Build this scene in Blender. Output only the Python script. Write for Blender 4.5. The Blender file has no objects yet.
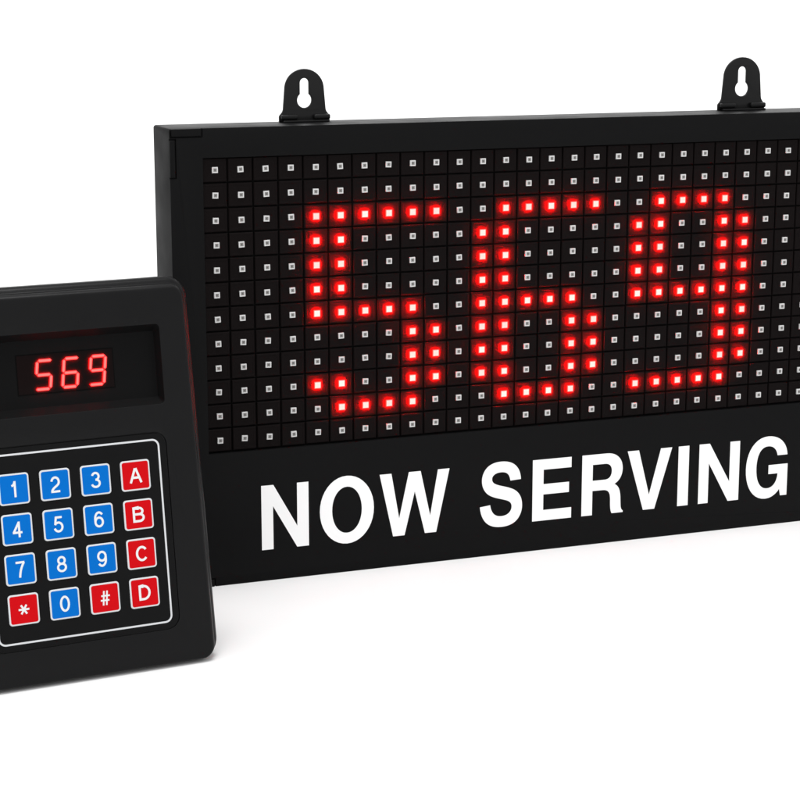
import bpy, bmesh, math, random
from mathutils import Vector, Matrix, Euler
from mathutils.geometry import tessellate_polygon

# ------------------------------------------------------------------ camera, world, lamps, exposure
S = bpy.context.scene
COL = S.collection
R = math.radians
MM = 0.001

CAM_H = 0.23310
cam_d = bpy.data.cameras.new("camera")
cam = bpy.data.objects.new("camera", cam_d)
COL.objects.link(cam)
cam.location = (0.0, 0.0, CAM_H)
cam.rotation_euler = (math.pi / 2 - 0.2113162, 0.0, 0.0)
cam_d.sensor_width = 36.0
cam_d.lens = 1958.04 / 800.0 * 36.0
cam_d.clip_start = 0.02
cam_d.clip_end = 60.0
S.camera = cam

S.world = bpy.data.worlds.new("World")
S.world.use_nodes = True
wbg = S.world.node_tree.nodes["Background"]
wbg.inputs["Color"].default_value = (1.0, 1.0, 1.0, 1.0)
wbg.inputs["Strength"].default_value = 1.06


def area_lamp(name, loc, target, sx, sy, power, color=(1, 1, 1)):
    d = bpy.data.lights.new(name, 'AREA')
    d.shape = 'RECTANGLE'
    d.size, d.size_y = sx, sy
    d.energy = power
    d.color = color
    o = bpy.data.objects.new(name, d)
    COL.objects.link(o)
    o.location = loc
    o.rotation_euler = (Vector(target) - Vector(loc)).to_track_quat('-Z', 'Y').to_euler()
    return o


area_lamp("softbox_overhead", (0.02, 0.50, 1.5), (0.05, 0.72, 0.0), 0.6, 0.4, 12.0)
area_lamp("softbox_front", (-0.45, -0.65, 1.15), (0.0, 0.6, 0.0), 1.0, 0.7, 6.0)
area_lamp("softbox_rim", (0.15, 2.15, 0.85), (0.0, 0.7, 0.1), 1.5, 0.45, 8.0)

S.view_settings.view_transform = 'Standard'
S.view_settings.look = 'None'
S.view_settings.exposure = 0.0
S.view_settings.gamma = 1.0
S.render.engine = 'CYCLES'
S.cycles.use_denoising = True
S.cycles.max_bounces = 6
S.cycles.sample_clamp_indirect = 6.0
S.render.film_transparent = False

rng = random.Random(11)

# ------------------------------------------------------------------ materials


def new_mat(name):
    m = bpy.data.materials.new(name)
    m.use_nodes = True
    nt = m.node_tree
    return m, nt, nt.nodes["Principled BSDF"]


def plastic(name, base, rough=0.45, spec=0.15, grain=0.0, grain_scale=2600.0, rvar=0.06, cvar=0.12):
    """Moulded or painted surface: fine grain in the bump, soft blotches in roughness and tint."""
    m, nt, b = new_mat(name)
    N, L = nt.nodes, nt.links
    tc = N.new("ShaderNodeTexCoord")
    n1 = N.new("ShaderNodeTexNoise")
    n1.inputs["Scale"].default_value = 60.0
    n1.inputs["Detail"].default_value = 5.0
    L.new(tc.outputs["Object"], n1.inputs["Vector"])
    mr = N.new("ShaderNodeMapRange")
    mr.inputs["From Min"].default_value = 0.3
    mr.inputs["From Max"].default_value = 0.7
    mr.inputs["To Min"].default_value = rough - rvar
    mr.inputs["To Max"].default_value = rough + rvar
    L.new(n1.outputs["Fac"], mr.inputs["Value"])
    L.new(mr.outputs["Result"], b.inputs["Roughness"])
    mix = N.new("ShaderNodeMix")
    mix.data_type = 'RGBA'
    mix.inputs["A"].default_value = tuple(c * (1 - cvar) for c in base) + (1,)
    mix.inputs["B"].default_value = tuple(min(1, c * (1 + cvar)) for c in base) + (1,)
    L.new(n1.outputs["Fac"], mix.inputs["Factor"])
    L.new(mix.outputs["Result"], b.inputs["Base Color"])
    b.inputs["Specular IOR Level"].default_value = spec
    if grain > 0:
        n2 = N.new("ShaderNodeTexNoise")
        n2.inputs["Scale"].default_value = grain_scale
        n2.inputs["Detail"].default_value = 2.0
        L.new(tc.outputs["Object"], n2.inputs["Vector"])
        bp = N.new("ShaderNodeBump")
        bp.inputs["Strength"].default_value = grain
        bp.inputs["Distance"].default_value = 0.00008
        L.new(n2.outputs["Fac"], bp.inputs["Height"])
        L.new(bp.outputs["Normal"], b.inputs["Normal"])
    return m


def glow(name, color, strength, vary=0.0):
    m, nt, b = new_mat(name)
    b.inputs["Base Color"].default_value = (0.3, 0.02, 0.02, 1)
    b.inputs["Roughness"].default_value = 0.5
    b.inputs["Emission Color"].default_value = color + (1,)
    b.inputs["Emission Strength"].default_value = strength
    if vary:            # no two diodes burn quite alike
        oi = nt.nodes.new("ShaderNodeObjectInfo")
        mr = nt.nodes.new("ShaderNodeMapRange")
        mr.inputs["To Min"].default_value = strength * (1 - vary)
        mr.inputs["To Max"].default_value = strength * (1 + vary)
        nt.links.new(oi.outputs["Random"], mr.inputs["Value"])
        nt.links.new(mr.outputs["Result"], b.inputs["Emission Strength"])
    return m


M_FLOOR = plastic("white_paper", (0.79, 0.79, 0.79), 0.7, 0.1, 0.0, cvar=0.01)
M_FRAME = plastic("black_powder_coat", (0.0037, 0.0037, 0.0039), 0.52, 0.065, 0.25, 2200.0)
M_STEEL = plastic("black_painted_steel", (0.006, 0.006, 0.0062), 0.36, 0.18, 0.15, 2600.0)
M_TILE = plastic("black_tile", (0.0052, 0.0038, 0.0038), 0.5, 0.032, 0.2, 3000.0)
M_GAP = plastic("matt_black", (0.003, 0.003, 0.003), 0.8, 0.03)
M_CASE = plastic("black_case_plastic", (0.0024, 0.0024, 0.0027), 0.33, 0.15, 0.35, 2400.0)
M_RECESS = plastic("recess_black", (0.0038, 0.0038, 0.0039), 0.5, 0.045, 0.1)
M_MEMBRANE = plastic("membrane_black", (0.0042, 0.0042, 0.0044), 0.36, 0.07, 0.1, 3000.0)
M_WHITE = plastic("white_print", (0.86, 0.86, 0.86), 0.5, 0.2, 0.0, cvar=0.02)
M_KEYWHITE = plastic("key_white_edge", (0.54, 0.55, 0.565), 0.4, 0.2, 0.0, cvar=0.02)
M_LEGEND = plastic("legend_white_ink", (0.64, 0.65, 0.66), 0.4, 0.1, 0.0, cvar=0.02)
M_BLUE = plastic("key_blue", (0.0, 0.118, 0.45), 0.38, 0.05, 0.08, 3000.0, cvar=0.06)
M_RED = plastic("key_red", (0.48, 0.002, 0.005), 0.38, 0.05, 0.08, 3000.0, cvar=0.06)
M_GLASS = plastic("display_black", (0.0045, 0.0018, 0.0018), 0.25, 0.05)
M_LEDWHITE = plastic("diode_housing_white", (0.56, 0.555, 0.55), 0.45, 0.2)
M_LEDGREY = plastic("diode_lens_grey", (0.20, 0.195, 0.19), 0.3, 0.3)
M_LEDCHIP = plastic("diode_chip_dark", (0.09, 0.085, 0.08), 0.3, 0.3)
M_LITCORE = glow("lit_diode_core", (1.0, 0.66, 0.60), 1.2, 0.12)
M_LITRIM = glow("lit_diode_rim", (1.0, 0.06, 0.045), 2.6)
M_LITUNDER = glow("lit_diode_halo_emitter", (1.0, 0.0006, 0.0002), 3800.0, 0.15)  # emitter added under each lit diode to cast its halo on the tile
M_SEGCORE = glow("segment_core", (1.0, 0.17, 0.15), 1.2)
M_SEGRIM = glow("segment_rim", (1.0, 0.01, 0.01), 1.5)
M_SEGUNDER = glow("segment_halo_emitter", (1.0, 0.001, 0.001), 300.0)  # emitter added beneath the bars for the red halo on the display

# ------------------------------------------------------------------ helpers


def link(name, bm, mats, parent=None, loc=None, smooth=30.0):
    me = bpy.data.meshes.new(name)
    bm.normal_update()
    bm.to_mesh(me)
    bm.free()
    if not isinstance(mats, (list, tuple)):
        mats = [mats]
    for m in mats:
        me.materials.append(m)
    if smooth:
        me.polygons.foreach_set("use_smooth", [True] * len(me.polygons))
        me.set_sharp_from_angle(angle=R(smooth))
    o = bpy.data.objects.new(name, me)
    COL.objects.link(o)
    if parent:
        o.parent = parent
    if loc:
        o.location = loc
    return o


def copy_part(o, parent, loc):
    c = o.copy()
    COL.objects.link(c)
    c.parent = parent
    c.location = loc
    return c


def empty(name, loc, rot, label, cat):
    o = bpy.data.objects.new(name, None)
    COL.objects.link(o)
    o.empty_display_size = 0.02
    o.location = loc
    o.rotation_euler = rot
    o["label"] = label
    o["category"] = cat
    return o


# local frame of both things: x along the front, y away from the viewer, z up its front; millimetres in, metres out
def V(x, y, z):
    return Vector((x * MM, y * MM, z * MM))


def bm_box(bm, x0, x1, y0, y1, z0, z1, mi=0):
    vs = [bm.verts.new(V(x, y, z)) for x in (x0, x1) for y in (y0, y1) for z in (z0, z1)]
    idx = [(0, 1, 3, 2), (4, 6, 7, 5), (0, 4, 5, 1), (2, 3, 7, 6), (0, 2, 6, 4), (1, 5, 7, 3)]
    fs = []
    for f in idx:
        fc = bm.faces.new([vs[i] for i in f])
        fc.material_index = mi
        fs.append(fc)
    return fs


def bevel_all(bm, w, seg=2, geom=None):
    bmesh.ops.bevel(bm, geom=geom or list(bm.edges), offset=w * MM, segments=seg, affect='EDGES', profile=0.5)


def prism(bm, loops, y_front, y_back, mi=0):
    """loops of (x, z): the first is the outline, the rest are holes; extruded between two depths."""
    flat = [p for lp in loops for p in lp]
    tris = tessellate_polygon([[Vector((p[0], p[1], 0)) for p in lp] for lp in loops])
    fv = [bm.verts.new(V(p[0], y_front, p[1])) for p in flat]
    bv = [bm.verts.new(V(p[0], y_back, p[1])) for p in flat]
    for t in tris:
        for vv in (fv, bv):
            f = bm.faces.new([vv[i] for i in t])
            f.material_index = mi
    k = 0
    for lp in loops:
        n = len(lp)
        for i in range(n):
            a, b = k + i, k + (i + 1) % n
            f = bm.faces.new((fv[a], fv[b], bv[b], bv[a]))
            f.material_index = mi
        k += n
    bmesh.ops.recalc_face_normals(bm, faces=bm.faces)


def rrect(cx, cz, hx, hz, r, n=6):
    """rounded rectangle, counter-clockwise."""
    out = []
    for sx, sz, a0 in ((1, 1, 0), (-1, 1, 90), (-1, -1, 180), (1, -1, 270)):
        for i in range(n + 1):
            a = R(a0 + 90.0 * i / n)
            out.append((cx + sx * (hx - r) + r * math.cos(a), cz + sz * (hz - r) + r * math.sin(a)))
    return out


def loft(bm, rings, cap0=True, cap1=True):
    """rings: lists of (x, y, z) of one length."""
    vs = [[bm.verts.new(V(*p)) for p in ring] for ring in rings]
    n = len(vs[0])
    for a, b in zip(vs, vs[1:]):
        for i in range(n):
            bm.faces.new((a[i], a[(i + 1) % n], b[(i + 1) % n], b[i]))
    if cap0:
        bm.faces.new(vs[0])
    if cap1:
        bm.faces.new(vs[-1])
    bmesh.ops.recalc_face_normals(bm, faces=bm.faces)


def carve(o, cutters, bevel=0.0, seg=2, angle=28.0):
    """subtract cutter meshes from o for good, then soften its edges."""
    tmp = []
    for bm in cutters:
        cmat = o.data.materials[0]
        if isinstance(bm, tuple):
            bm, cmat = bm
        c = link("cutter", bm, cmat, smooth=0)
        md = o.modifiers.new("cut", 'BOOLEAN')
        md.operation = 'DIFFERENCE'
        md.solver = 'EXACT'
        md.object = c
        md.material_mode = 'TRANSFER'
        tmp.append(c)
    if bevel:
        bv = o.modifiers.new("edge", 'BEVEL')
        bv.width = bevel * MM
        bv.segments = seg
        bv.limit_method = 'ANGLE'
        bv.angle_limit = R(angle)
    par = o.parent
    o.parent = None
    bpy.context.view_layer.update()
    dg = bpy.context.evaluated_depsgraph_get()
    me = bpy.data.meshes.new_from_object(o.evaluated_get(dg))
    o.modifiers.clear()
    old = o.data
    o.data = me
    me.name = old.name
    bpy.data.meshes.remove(old)
    for c in tmp:
        cm = c.data
        bpy.data.objects.remove(c)
        bpy.data.meshes.remove(cm)
    me.polygons.foreach_set("use_smooth", [True] * len(me.polygons))
    me.set_sharp_from_angle(angle=R(32))
    o.parent = par


def bez(p0, p1, p2, p3, n=10):
    out = []
    for i in range(1, n + 1):
        t = i / n
        s = 1 - t
        out.append(tuple(s ** 3 * a + 3 * s * s * t * b + 3 * s * t * t * c + t ** 3 * d for a, b, c, d in zip(p0, p1, p2, p3)))
    return out


def path(start, *cmds):
    """cmds: (x, z) for a line, (x1, z1, x2, z2, x3, z3) for a cubic, (x1, z1, x, z) for a quadratic."""
    pts = [start]
    for c in cmds:
        p = pts[-1]
        if len(c) == 2:
            pts.append(c)
        elif len(c) == 6:
            pts += bez(p, c[0:2], c[2:4], c[4:6])
        else:
            q, e = c[0:2], c[2:4]
            pts += bez(p, tuple(a + (b - a) * 2 / 3 for a, b in zip(p, q)), tuple(a + (b - a) * 2 / 3 for a, b in zip(e, q)), e, 6)
    if max(abs(a - b) for a, b in zip(pts[0], pts[-1])) < 1e-6:
        pts.pop()
    return pts


def arc(cx, cz, rx, rz, a0, a1, n=20):
    return [(cx + rx * math.cos(R(a0 + (a1 - a0) * i / n)), cz + rz * math.sin(R(a0 + (a1 - a0) * i / n))) for i in range(n + 1)]


# ------------------------------------------------------------------ setting: white paper sweep
bm = bmesh.new()
YB = 1.55
v = [bm.verts.new(p) for p in ((-4, -2.5, 0), (4, -2.5, 0), (4, YB, 0), (-4, YB, 0))]
bm.faces.new(v)
fl = link("floor", bm, M_FLOOR)
fl["kind"] = "structure"
bm = bmesh.new()
prof = [(YB + 0.9 * math.sin(R(a)), 0.9 - 0.9 * math.cos(R(a))) for a in range(0, 91, 5)] + [(YB + 0.9, 2.6)]
rows = [[bm.verts.new((x, y, z)) for x in (-4, 4)] for y, z in prof]
for a, b in zip(rows, rows[1:]):
    bm.faces.new((a[0], a[1], b[1], b[0]))
bd = link("backdrop", bm, M_FLOOR, smooth=40)
bd["kind"] = "structure"

# ------------------------------------------------------------------ the counter sign
YAW = 0.3659054
PU, PZ = 10.0, 9.504              # pitch of the diodes
NC, NR = 28, 12
ZR0 = 163.0                       # height of the top diode row
W0, W1, TOP, DEPTH = -17.5, 287.5, 178.9, 25.0
# local origin: base of the front face, below diode column 0 -> shifted so the Empty sits mid base
CX = 135.0
ex = Vector((math.cos(YAW), math.sin(YAW), 0))
sign_o = Vector((-0.06945768, 0.73839118, 0.0)) + ex * (CX * MM)
sign = empty("counter_sign", sign_o, (0, 0, YAW), "black electronic number sign showing a red 569 above white NOW SERVING lettering", "sign")


def sx(u):
    return u - CX


# housing
bm = bmesh.new()
bm_box(bm, sx(W0), sx(W1), 0, DEPTH, 0, TOP)
bmesh.ops.recalc_face_normals(bm, faces=bm.faces)
rear = [e for e in bm.edges if all(vv.co.y > 0.02 for vv in e.verts) or (abs((e.verts[0].co - e.verts[1].co).y) > 0.01)]
bevel_all(bm, 1.1, 4, rear)
housing = link("housing", bm, M_FRAME, sign)
WX0, WX1, WZ0, WZ1 = -4.8, 274.8, ZR0 - 109.6, ZR0 + 4.75
cut = []
bm = bmesh.new()
bm_box(bm, sx(WX0), sx(WX1), -2, 3.4, WZ0, WZ1)
bmesh.ops.recalc_face_normals(bm, faces=bm.faces)
cut.append(bm)
plates = []
G = 0.5
for sgx in (-1, 1):
    for top in (True, False):
        # L of two strips in a shallow seat at each corner
        hl = 12.8 if top else 14.4
        hx0, hx1 = (W0 + 0.2, W0 + hl) if sgx < 0 else (W1 - hl, W1 - 0.2)
        hz0, hz1 = (TOP - 3.4, TOP + 1.0) if top else (-1.0, 3.4)
        vx0, vx1 = (W0 - 1.0, W0 + 2.5) if sgx < 0 else (W1 - 2.5, W1 + 1.0)
        vz0, vz1 = (TOP - 18.6, TOP - 3.4 - 0.3) if top else (3.7, 18.6)
        for (a, b, c, d) in ((hx0, hx1, hz0, hz1), (vx0, vx1, vz0, vz1)):
            bm = bmesh.new()
            bm_box(bm, sx(a), sx(b), -2, 0.9, c, d)
            bmesh.ops.recalc_face_normals(bm, faces=bm.faces)
            cut.append(bm)
            plates.append((a, b, c, d))
carve(housing, cut, 0.35, 2)
for (a, b, c, d) in plates:
    bm = bmesh.new()
    bm_box(bm, sx(max(a + G, W0 + 0.06)), sx(min(b - G, W1 - 0.06)), -0.28, 0.95, max(c + G, 0.06), min(d - G, TOP - 0.06))
    bmesh.ops.recalc_face_normals(bm, faces=bm.faces)
    bevel_all(bm, 0.26, 3)
    link("corner_plate", bm, M_FRAME, sign)

# dot matrix panel
bm = bmesh.new()
bm_box(bm, sx(WX0 + 0.05), sx(WX1 - 0.05), 2.2, 3.35, WZ0 + 0.05, WZ1 - 0.05, 1)
for r in range(NR):
    for c in range(NC):
        u, z = sx(c * PU), ZR0 - r * PZ
        hx, hz = 4.74, 4.49
        dy = rng.uniform(-0.05, 0.05)
        tx, tz = rng.uniform(-0.012, 0.012), rng.uniform(-0.012, 0.012)

        def P(a, b, y):
            return bm.verts.new(V(u + a, y + dy + a * tx + b * tz, z + b))
        lv = [(hx, hz, 2.3), (hx, hz, 1.45), (hx - 0.28, hz - 0.28, 1.15), (hx - 0.95, hz - 0.95, 1.15), (hx - 1.05, hz - 1.05, 1.21)]
        rings = [[P(a, b, y), P(-a, b, y), P(-a, -b, y), P(a, -b, y)] for a, b, y in lv]
        for i, (a, b) in enumerate(zip(rings, rings[1:])):
            for k in range(4):
                bm.faces.new((a[k], b[k], b[(k + 1) % 4], a[(k + 1) % 4]))
        bm.faces.new(rings[-1][::-1])
bmesh.ops.recalc_face_normals(bm, faces=bm.faces)
panel = link("dot_matrix_panel", bm, [M_TILE, M_GAP], sign, smooth=0)


def diode_rings(bm, x, z, rings, mats, centre=None):
    """square stepped body: rings of (half size, depth)."""
    vs = []
    for h, y in rings:
        vs.append([bm.verts.new(V(x + a * h, y, z + b * h)) for a, b in ((1, 1), (-1, 1), (-1, -1), (1, -1))])
    for i, (a, b) in enumerate(zip(vs, vs[1:])):
        for k in range(4):
            f = bm.faces.new((a[k], b[k], b[(k + 1) % 4], a[(k + 1) % 4]))
            f.material_index = mats[i]
    f = bm.faces.new(vs[-1][::-1])
    f.material_index = mats[-1]


UNLIT_R = [(1.12, 1.5), (1.12, 0.56), (1.06, 0.48), (0.66, 0.48), (0.60, 0.58), (0.28, 0.58), (0.26, 0.55)]
UNLIT_M = [0, 0, 0, 1, 1, 2, 2]
LIT_R = [(0.45, 1.5), (0.45, 0.66), (1.36, 0.70), (1.36, 0.56), (1.14, 0.44), (0.90, 0.40)]      # mushroom shape made up for the halo: hidden underside throws red onto the tile
LIT_M = [1, 2, 1, 1, 0, 0]

lit = set()


def on(row, *cols):
    for c in cols:
        lit.add((c, row))


span = lambda a, b: range(a, b + 1)
on(2, *span(4, 9), *span(12, 16), *span(19, 22))
for r in (3, 4, 5):
    on(r, 4, 5, 11, 12, 18, 19, 22, 23)
on(6, *span(4, 8), *span(11, 15), *span(18, 23))
for r in (7, 8, 9):
    on(r, 8, 9, 11, 12, 15, 16, 22, 23)
on(9, 4, 5)
on(10, *span(5, 8), *span(12, 15), *span(18, 22))

bm = bmesh.new()
diode_rings(bm, 0, 0, LIT_R, LIT_M)
bmesh.ops.recalc_face_normals(bm, faces=bm.faces)
lit0 = None
for (c, r) in sorted(lit):
    loc = V(sx(c * PU), 0, ZR0 - r * PZ)
    if lit0 is None:
        lit0 = link("lit_diode", bm, [M_LITCORE, M_LITRIM, M_LITUNDER], panel, loc, smooth=0)
        lit0["label"] = "glowing red diode with a pale centre"
    else:
        copy_part(lit0, panel, loc)

dark = [(c, r) for c in range(NC) for r in range(NR) if (c, r) not in lit]      # the left columns stand nearest and show largest
bm = bmesh.new()
diode_rings(bm, 0, 0, UNLIT_R, UNLIT_M)
bmesh.ops.recalc_face_normals(bm, faces=bm.faces)
un0 = None
rest = bmesh.new()
for i, (c, r) in enumerate(dark):
    jx, jz = rng.uniform(-0.12, 0.12), rng.uniform(-0.12, 0.12)
    if i < 100:
        loc = V(sx(c * PU) + jx, 0, ZR0 - r * PZ + jz)
        if un0 is None:
            un0 = link("unlit_diode", bm, [M_LEDWHITE, M_LEDGREY, M_LEDCHIP], panel, loc, smooth=0)
            un0["label"] = "small white unlit diode with a grey lens"
            o = un0
        else:
            o = copy_part(un0, panel, loc)
        o.rotation_euler = (0, R(rng.uniform(-3, 3)), 0)
    else:
        diode_rings(rest, sx(c * PU) + jx, ZR0 - r * PZ + jz, UNLIT_R, UNLIT_M)
bmesh.ops.recalc_face_normals(rest, faces=rest.faces)
ro = link("unlit_diode", rest, [M_LEDWHITE, M_LEDGREY, M_LEDCHIP], panel, smooth=0)
ro["kind"] = "stuff"
ro["label"] = "small white unlit diodes with grey lenses"

# lettering: (x, z) in millimetres, z above the baseline; baseline 150.25 below the top row
H = 26.2
ST = 5.0


def slantbar(x0b, x0t, w):
    return [(x0b, 0), (x0b + w, 0), (x0t + w, H), (x0t, H)]


def letter_N(w):
    return [[(0, 0), (4.75, 0), (4.75, 17.6), (14.6, 0), (w, 0), (w, H), (w - 4.75, H), (w - 4.75, 8.6), (5.0, H), (0, H)]]


def letter_O(w):
    cx, hx = w / 2, w / 2
    c = 13.1
    def ring(ax, az, k):
        kx, kz = ax * k, az * k
        return path((cx + ax, c), (cx + ax, c + kz, cx + kx, c + az, cx, c + az), (cx - kx, c + az, cx - ax, c + kz, cx - ax, c),
                    (cx - ax, c - kz, cx - kx, c - az, cx, c - az), (cx + kx, c - az, cx + ax, c - kz, cx + ax, c))
    return [ring(hx, 14.0, 0.56), ring(hx - 5.15, 9.55, 0.57)]


def letter_W(w):
    m = w / 2
    return [[(0, H), (5.05, H), (8.4, 7.2), (m - 2.55, H), (m + 2.55, H), (w - 8.4, 7.2), (w - 5.05, H), (w, H),
             (w - 5.75, 0), (w - 10.7, 0), (m, 18.0), (10.7, 0), (5.75, 0)]]


def letter_V(w):
    m = w / 2
    return [[(0, H), (5.3, H), (m, 6.4), (w - 5.3, H), (w, H), (m + 2.7, 0), (m - 2.7, 0)]]


def letter_E(w):
    return [[(0, 0), (w, 0), (w, 4.5), (4.95, 4.5), (4.95, 11.2), (w - 1.2, 11.2), (w - 1.2, 15.6), (4.95, 15.6), (4.95, 21.8), (w - 0.2, 21.8), (w - 0.2, H), (0, H)]]


def letter_I(w):
    return [[(0, 0), (w, 0), (w, H), (0, H)]]


def letter_S(w):
    k, kz = w / 1192.0, 27.8 / 1517.0
    raw = [(74, 477), (362, 505), (388, 360, 467.5, 292), (547, 224, 682, 224), (825, 224, 897.5, 284.5), (970, 345, 970, 426), (970, 478, 939.5, 514.5),
           (909, 551, 833, 578), (781, 596, 596, 642), (358, 701, 262, 787), (127, 908, 127, 1082), (127, 1194, 190.5, 1291.5), (254, 1389, 373.5, 1440),
           (493, 1491, 662, 1491), (938, 1491, 1077.5, 1370), (1217, 1249, 1224, 1047), (928, 1034), (909, 1147, 846.5, 1196.5), (784, 1246, 659, 1246),
           (530, 1246, 457, 1193), (410, 1159, 410, 1102), (410, 1050, 454, 1013), (510, 966, 726, 915), (942, 864, 1045.5, 809.5), (1149, 755, 1207.5, 660.5),
           (1266, 566, 1266, 427), (1266, 301, 1196, 191), (1126, 81, 998, 27.5), (870, -26, 679, -26), (401, -26, 252, 102.5), (103, 231, 74, 477)]
    cv = lambda t: tuple(((q - 74) * k if i % 2 == 0 else (q + 26) * kz - 0.85) for i, q in enumerate(t))
    return [path(cv(raw[0]), *[cv(t) for t in raw[1:]])]


def letter_R(w):
    out = path((0, 0), (4.95, 0), (4.95, 10.5), (9.6, 10.5), (12.4, 10.5, 13.2, 9.2, 13.35, 6.6), (13.5, 3.6, 13.3, 1.6, 14.2, 0), (19.4, 0), (19.4, 0.75),
               (18.3, 1.4, 18.35, 2.6, 18.2, 6.0), (18.05, 10.0, 17.2, 11.7, 15.2, 12.7), (17.6, 13.9, 18.95, 16.2, 18.95, 19.2), (18.95, 23.6, 15.9, H, 11.6, H), (0, H))
    hole = path((4.95, 21.8), (10.6, 21.8), (12.8, 21.8, 13.9, 20.6, 13.9, 18.5), (13.9, 16.3, 12.8, 14.9, 10.6, 14.9), (4.95, 14.9))
    return [out, hole]


def letter_G(w):
    return [path((11.3, 14.1), (20.8, 14.1), (20.8, 0), (17.6, 0), (17.0, 3.0), (15.2, 0.5, 12.8, -0.8, 10.0, -0.8), (4.0, -0.8, 0, 4.9, 0, 13.0),
                 (0, 21.2, 4.3, 27.0, 10.7, 27.0), (16.2, 27.0, 20.1, 23.7, 20.5, 18.2), (15.6, 18.2), (15.1, 21.0, 13.3, 22.6, 10.7, 22.6),
                 (7.0, 22.6, 5.15, 18.9, 5.15, 13.2), (5.15, 7.4, 7.2, 3.75, 10.8, 3.75), (13.7, 3.75, 15.7, 6.0, 15.95, 10.1), (11.3, 10.1))]


word = [('N', 16.0, 35.5), ('O', 40.2, 63.1), ('W', 65.6, 95.9), ('S', 109.5, 128.5), ('E', 133.2, 151.1), ('R', 155.9, 175.3), ('V', 177.1, 198.2),
        ('I', 201.4, 206.5), ('N', 211.5, 231.3), ('G', 234.7, 255.5)]
bm = bmesh.new()
for ch, a, b in word:
    loops = globals()['letter_' + ch](b - a)
    prism(bm, [[(sx(a) + p[0], ZR0 - 150.25 + p[1]) for p in lp] for lp in loops], -0.12, 0.04)
lt = link("lettering", bm, M_WHITE, sign, smooth=0)
lt["label"] = "white NOW SERVING lettering"

# hanging brackets
def bracket_outline():
    right = path((10.4, 0), (10.4, 1.9), (10.4, 2.9, 8.95, 3.3, 8.75, 4.9), (8.1, 12.4), (8.1, 17.0, 4.5, 20.4, 0, 20.4))
    left = [(-x, z) for x, z in right[-2::-1]]
    return right + left


def keyhole():
    big = arc(0, 8.3, 2.95, 2.95, 127.5, 412.5, 28)
    slot = arc(0, 15.0, 1.8, 1.8, 0, 180, 14)
    return big + slot


def make_bracket():
    bm = bmesh.new()
    prism(bm, [bracket_outline(), keyhole()], 0, 1.3)
    bmesh.ops.remove_doubles(bm, verts=bm.verts, dist=1e-7)
    sharp = [e for e in bm.edges if len(e.link_faces) == 2 and e.calc_face_angle(0) > R(60) and e.verts[0].co.y == e.verts[1].co.y]
    bevel_all(bm, 0.35, 3, sharp)
    for x0, x1 in ((-10.0, -3.4), (3.4, 10.0)):
        b2 = bmesh.new()
        bm_box(b2, x0, x1, -2.0, -0.02, 0.9, 2.9)
        bmesh.ops.recalc_face_normals(b2, faces=b2.faces)
        bevel_all(b2, 0.6, 3)
        me = bpy.data.meshes.new("t")
        b2.to_mesh(me)
        b2.free()
        bm.from_mesh(me)
        bpy.data.meshes.remove(me)
    b2 = bmesh.new()
    bm_box(b2, -9.2, 9.2, -3.4, -0.02, 0.0, 0.75)
    bmesh.ops.recalc_face_normals(b2, faces=b2.faces)
    bevel_all(b2, 0.25, 2)
    me = bpy.data.meshes.new("t")
    b2.to_mesh(me)
    b2.free()
    bm.from_mesh(me)
    bpy.data.meshes.remove(me)
    return bm


br = link("hanging_bracket", make_bracket(), M_STEEL, sign, V(sx(42.0), 19.5, TOP + 0.02))
b2 = copy_part(br, sign, V(sx(237.6), 19.5, TOP + 0.02))
b2.scale = (1.09, 1.0, 1.09)

# ------------------------------------------------------------------ the keypad controller
KYAW, LEAN = 0.45484782, 0.15512897
KPX, KPZ = 14.10, 13.51
VB = 47.4                                                   # grid centre above the bottom edge
ks = 0.9982
kpos = Vector((-0.10837879, 0.638789, -0.18610594)) * ks
kpos.z += CAM_H
rot = Euler((-LEAN, 0, KYAW), 'XYZ')
upv = rot.to_matrix() @ Vector((0, 0, 1))
back = rot.to_matrix() @ Vector((0, 1, 0))
kbase = kpos - upv * (VB * MM)
con = empty("keypad_controller", kbase, rot, "black keypad box with blue and red keys and small red 569 display", "keypad")
TAN = math.tan(LEAN)

HX, VT = 46.9, 134.9
RC = 7.2


def case_ring(i, d, n=8):
    """outline at inset i, depth d behind the face; the underside follows the floor."""
    bot = 0.3 * i + max(0.0, d - 2.6) * TAN
    top = VT - i - max(0.0, d - 8.0) * 0.12
    hx = HX - 0.75 * i - max(0.0, d - 8.0) * 0.03
    r = max(1.2, RC - i * 0.8)
    # the box widens a little towards its foot
    return [(x * (1.0 - 0.00034 * (zz - 67.4)), d, zz) for x, zz in rrect(0, (bot + top) / 2, hx, (top - bot) / 2, r, n)]


prof = [(2.6, 40.0), (1.2, 39.6), (0.3, 38.4), (0.0, 36.5), (0.0, 9.0), (0.0, 5.6), (0.25, 4.6), (0.75, 3.9), (1.5, 3.35), (2.2, 3.1), (2.5, 2.9),
        (2.65, 2.4), (2.85, 1.6), (3.25, 0.85), (3.9, 0.3), (4.7, 0.05), (5.6, 0.0)]
bm = bmesh.new()
loft(bm, [case_ring(i, d) for i, d in prof])
case = link("case", bm, M_CASE, con)
z = lambda v: v + VB
cut = []
bm = bmesh.new()      # display recess with sloping walls
loft(bm, [[(x, y, zz) for x, zz in rrect(0, z(57.6), hx, hz, r, 6)] for y, hx, hz, r in ((-1.0, 34.0, 14.5, 1.6), (0.0, 33.7, 13.8, 1.5), (4.0, 32.7, 11.4, 0.6))])
cut.append((bm, M_RECESS))
bm = bmesh.new()      # seat of the membrane
prism(bm, [rrect(0, z(0.1), 33.2, 34.4, 4.6, 8)], -1.0, 0.7)
cut.append(bm)
carve(case, cut, 0.45, 3, 30)

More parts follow.
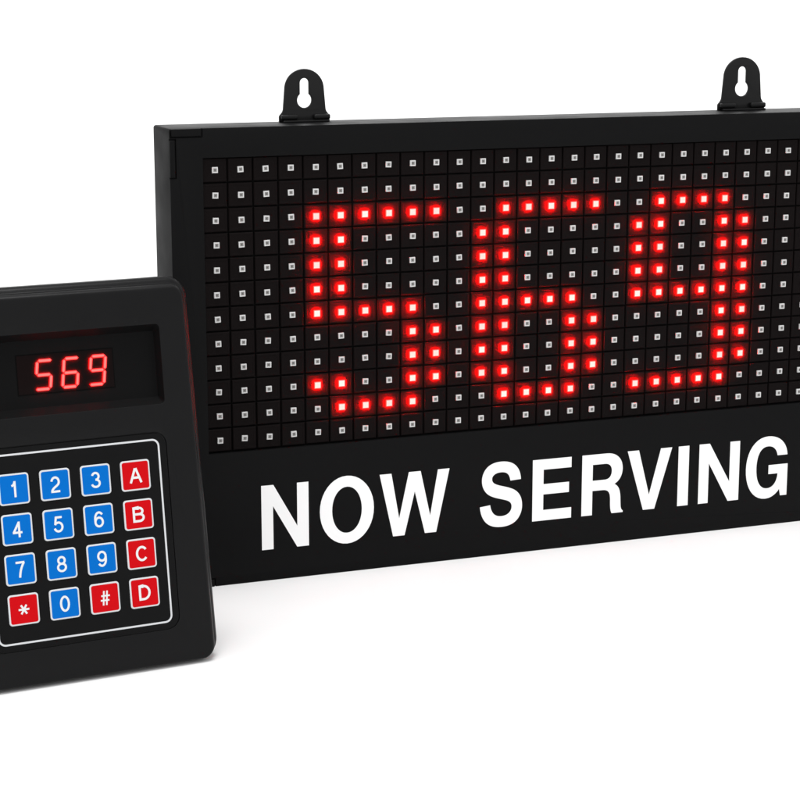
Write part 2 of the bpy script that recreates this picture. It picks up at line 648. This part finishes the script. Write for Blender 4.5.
# seat floors and membrane
bm = bmesh.new()
prism(bm, [rrect(0, z(0.1), 32.75, 33.95, 4.2, 8)], 0.12, 0.72)
sharp = [e for e in bm.edges if len(e.link_faces) == 2 and e.calc_face_angle(0) > R(60) and e.verts[0].co.y < 0.0002 and e.verts[1].co.y < 0.0002]
bevel_all(bm, 0.12, 2, sharp)
mem = link("membrane", bm, M_MEMBRANE, con)
bm = bmesh.new()
prism(bm, [rrect(0, z(0.1), 30.55, 32.0, 2.6, 8), rrect(0, z(0.1), 29.93, 31.38, 2.0, 8)], 0.08, 0.125)
bl = link("border_line", bm, M_KEYWHITE, mem, smooth=0)

# glyphs as pen strokes in a unit box
GL = {
    '0': [("c", arc(.5, .5, .5, .5, 0, 360, 32))],
    '1': [("o", path((.14, .73), (.42, .76, .56, .84, .62, 1.0))), ("o", [(.64, 1.06), (.64, -.07)])],
    '2': [("o", arc(.5, .69, .46, .31, 172, -22, 20) + bez((.925, .57), (.8, .38), (.1, .28), (.02, 0.0), 8)), ("o", [(-.08, 0), (1.06, 0)])],
    '3': [("o", arc(.47, .755, .42, .245, 165, -92, 20)), ("o", arc(.47, .26, .5, .26, 92, -168, 22))],
    '4': [("o", [(.72, -.07), (.72, 1.04)]), ("o", [(.74, 1.0), (.0, .27)]), ("o", [(-.1, .27), (1.1, .27)])],
    '5': [("o", [(.97, 1), (.21, 1), (.08, .48)]), ("o", arc(.47, .315, .5, .315, 148, -165, 24))],
    '6': [("c", arc(.5, .315, .48, .315, 0, 360, 28)), ("o", arc(.53, .56, .51, .44, 38, 180, 16) + [(.02, .36)])],
    '7': [("o", [(-.08, 1), (1.03, 1)]), ("o", path((.97, 1.0), (.62, .68, .42, .36, .36, -.07)))],
    '8': [("c", arc(.5, .76, .41, .24, 0, 360, 26)), ("c", arc(.5, .265, .5, .265, 0, 360, 28))],
    '9': [("c", arc(.5, .685, .48, .315, 0, 360, 28)), ("o", arc(.47, .44, .51, .44, 218, 360, 16) + [(.98, .64)])],
    'A': [("o", [(-.06, -.07), (.47, 1.05)]), ("o", [(.53, 1.05), (1.06, -.07)]), ("o", [(.16, .33), (.84, .33)])],
    'B': [("o", [(0, -.09), (0, 1.09)]), ("o", [(-.1, 1), (.55, 1)] + arc(.55, .765, .37, .235, 90, -90, 14) + [(0, .53)]),
          ("o", [(.5, .53)] + arc(.57, .265, .43, .265, 90, -90, 14) + [(-.1, 0)])],
    'C': [("o", arc(.53, .5, .52, .5, 38, 322, 30))],
    'D': [("o", [(0, -.09), (0, 1.09)]), ("o", [(-.1, 1), (.4, 1)] + arc(.4, .5, .6, .5, 90, -90, 22) + [(-.1, 0)])],
    '#': [("o", [(.24, -.07), (.40, 1.07)]), ("o", [(.62, -.07), (.78, 1.07)]), ("o", [(-.05, .32), (.98, .32)]), ("o", [(.04, .68), (1.07, .68)])],
    '*': [("o", [(0, .5), (1, .5)]), ("o", [(.24, .07), (.76, .93)]), ("o", [(.76, .07), (.24, .93)])],
}


def stroke(bm, pts, closed, w, y):
    if closed:
        pts = pts[:-1]
    n = len(pts)
    L, Rr = [], []
    for i in range(n):
        p = Vector(pts[i])
        a = Vector(pts[i - 1]) if (i > 0 or closed) else None
        b = Vector(pts[(i + 1) % n]) if (i < n - 1 or closed) else None
        d0 = (p - a).normalized() if a is not None else None
        d1 = (b - p).normalized() if b is not None else None
        if d0 is None:
            d0 = d1
        if d1 is None:
            d1 = d0
        t = (d0 + d1).normalized()
        nrm = Vector((-t.y, t.x))
        k = min(1.6, 1.0 / max(0.3, t.dot(d1)))
        L.append(bm.verts.new(V(p.x + nrm.x * w / 2 * k, y, p.y + nrm.y * w / 2 * k)))
        Rr.append(bm.verts.new(V(p.x - nrm.x * w / 2 * k, y, p.y - nrm.y * w / 2 * k)))
    for i in range(n if closed else n - 1):
        j = (i + 1) % n
        bm.faces.new((L[i], Rr[i], Rr[j], L[j]))


def make_legend(ch, y):
    bm = bmesh.new()
    w, h, s = 3.45, 5.5, 0.74
    if ch in 'ABCD':
        w, h, s = 4.2, 5.3, 0.80
    if ch == '#':
        w, h, s = 3.5, 4.9, 0.56
    if ch == '*':
        w, h, s = 4.3, 4.2, 0.66
    if ch == '1':
        w = 3.0
    for k, (kind, pts) in enumerate(GL[ch]):
        q = [((px - 0.5) * (w - s), (pz - 0.5) * (h - s)) for px, pz in pts]
        stroke(bm, q, kind == "c", s, y - 0.006 * k)
    for f in bm.faces:
        f.normal_update()
        if f.normal.y > 0:
            f.normal_flip()
    return bm


def key_mesh(mat):
    bm = bmesh.new()
    rings = []
    for h, y, r in ((5.2, 0.16, 1.1), (5.2, -0.10, 1.1), (5.05, -0.22, 1.0), (4.67, -0.24, 0.72)):
        rings.append([(x, y, zz) for x, zz in rrect(0, 0, h, h, r, 5)])
    loft(bm, rings, True, False)
    vs = [bm.verts.new(V(x, -0.24, zz)) for x, zz in rrect(0, 0, 4.67, 4.67, 0.72, 5)]
    f = bm.faces.new(vs)
    f.material_index = 1
    bmesh.ops.remove_doubles(bm, verts=bm.verts, dist=1e-8)
    bmesh.ops.recalc_face_normals(bm, faces=bm.faces)
    o = link("key", bm, [M_KEYWHITE, mat], con, smooth=25)
    return o


rowsK = ["123A", "456B", "789C", "*0#D"]
words = {'*': 'a star', '#': 'a hash sign'}
proto = {}
for r in range(4):
    for c in range(4):
        ch = rowsK[r][c]
        blue = ch.isdigit()
        loc = V((c - 1.5) * KPX, 0, z((1.5 - r) * KPZ))
        if blue not in proto:
            k = proto[blue] = key_mesh(M_BLUE if blue else M_RED)
            k.location = loc
        else:
            k = copy_part(proto[blue], con, loc)
        k["label"] = ("blue key marked " if blue else "red key marked ") + words.get(ch, ch)
        link("legend", make_legend(ch, -0.275), M_LEGEND, k, smooth=0)

# display: a dark block let into the recess floor, three seven-segment digits
DY = 4.0
DX0, DX1, DZ0, DZ1 = -15.8, 17.5, 51.0, 64.1
bm = bmesh.new()
bm_box(bm, DX0, DX1, DY - 0.16, DY + 0.5, z(DZ0), z(DZ1))
bmesh.ops.recalc_face_normals(bm, faces=bm.faces)
bevel_all(bm, 0.1, 2)
disp = link("display", bm, M_GLASS, con)
bm = bmesh.new()
t = 0.35
prism(bm, [[(DX0 - t, z(DZ0 - t)), (DX1 + t, z(DZ0 - t)), (DX1 + t, z(DZ1 + t)), (DX0 - t, z(DZ1 + t))],
           [(DX0 + .02, z(DZ0 + .02)), (DX1 - .02, z(DZ0 + .02)), (DX1 - .02, z(DZ1 - .02)), (DX0 + .02, z(DZ1 - .02))]], DY - 0.06, DY + 0.4)
link("display_gasket", bm, M_GAP, con, smooth=0)

SEG = {'5': "afgcd", '6': "afgecd", '9': "abfgcd"}
SW, SH, SL = 5.1, 9.6, 0.135


def seg_bar(bm, p0, p1, w, y0):
    """pointed bar raised from the display: pale core, red rim, added hidden underside that casts the halo."""
    d = (Vector(p1) - Vector(p0)).normalized()
    nrm = Vector((-d.y, d.x))

    def outline(hw, e):
        a, b = Vector(p0) + d * e, Vector(p1) - d * e
        return [a - d * hw * 0.9, a + nrm * hw, b + nrm * hw, b + d * hw * 0.9, b - nrm * hw, a - nrm * hw]
    lv = [(w * 0.25, 0.75, y0 + 0.05, 1), (w * 0.25, 0.75, y0 - 0.34, 2), (w / 2, 0.62, y0 - 0.33, 1), (w / 2, 0.62, y0 - 0.42, 1), (w / 2 * 0.6, 0.70, y0 - 0.48, 0)]
    rings = [[bm.verts.new(V(q.x, y, q.y)) for q in outline(hw, e)] for hw, e, y, _ in lv]
    for (a, b, (_, _, _, mi)) in zip(rings, rings[1:], lv):
        for i in range(6):
            f = bm.faces.new((a[i], a[(i + 1) % 6], b[(i + 1) % 6], b[i]))
            f.material_index = mi
    f = bm.faces.new(rings[-1])
    f.material_index = 0


for ch, cx in (('5', -6.9), ('6', 2.4), ('9', 11.8)):
    bm = bmesh.new()
    hw, hh = SW / 2, SH / 2
    pt = lambda a, b: (a * hw + b * hh * SL, b * hh)
    ends = dict(a=(pt(-1, 1), pt(1, 1)), g=(pt(-1, 0), pt(1, 0)), d=(pt(-1, -1), pt(1, -1)), f=(pt(-1, 0), pt(-1, 1)), e=(pt(-1, -1), pt(-1, 0)),
                b=(pt(1, 0), pt(1, 1)), c=(pt(1, -1), pt(1, 0)))
    for s in SEG[ch]:
        seg_bar(bm, ends[s][0], ends[s][1], 1.12, 0)
    bmesh.ops.recalc_face_normals(bm, faces=bm.faces)
    g = link("digit", bm, [M_SEGCORE, M_SEGRIM, M_SEGUNDER], disp, V(cx, DY - 0.16, z(57.15)), smooth=0)
    g["label"] = "glowing red digit " + ch
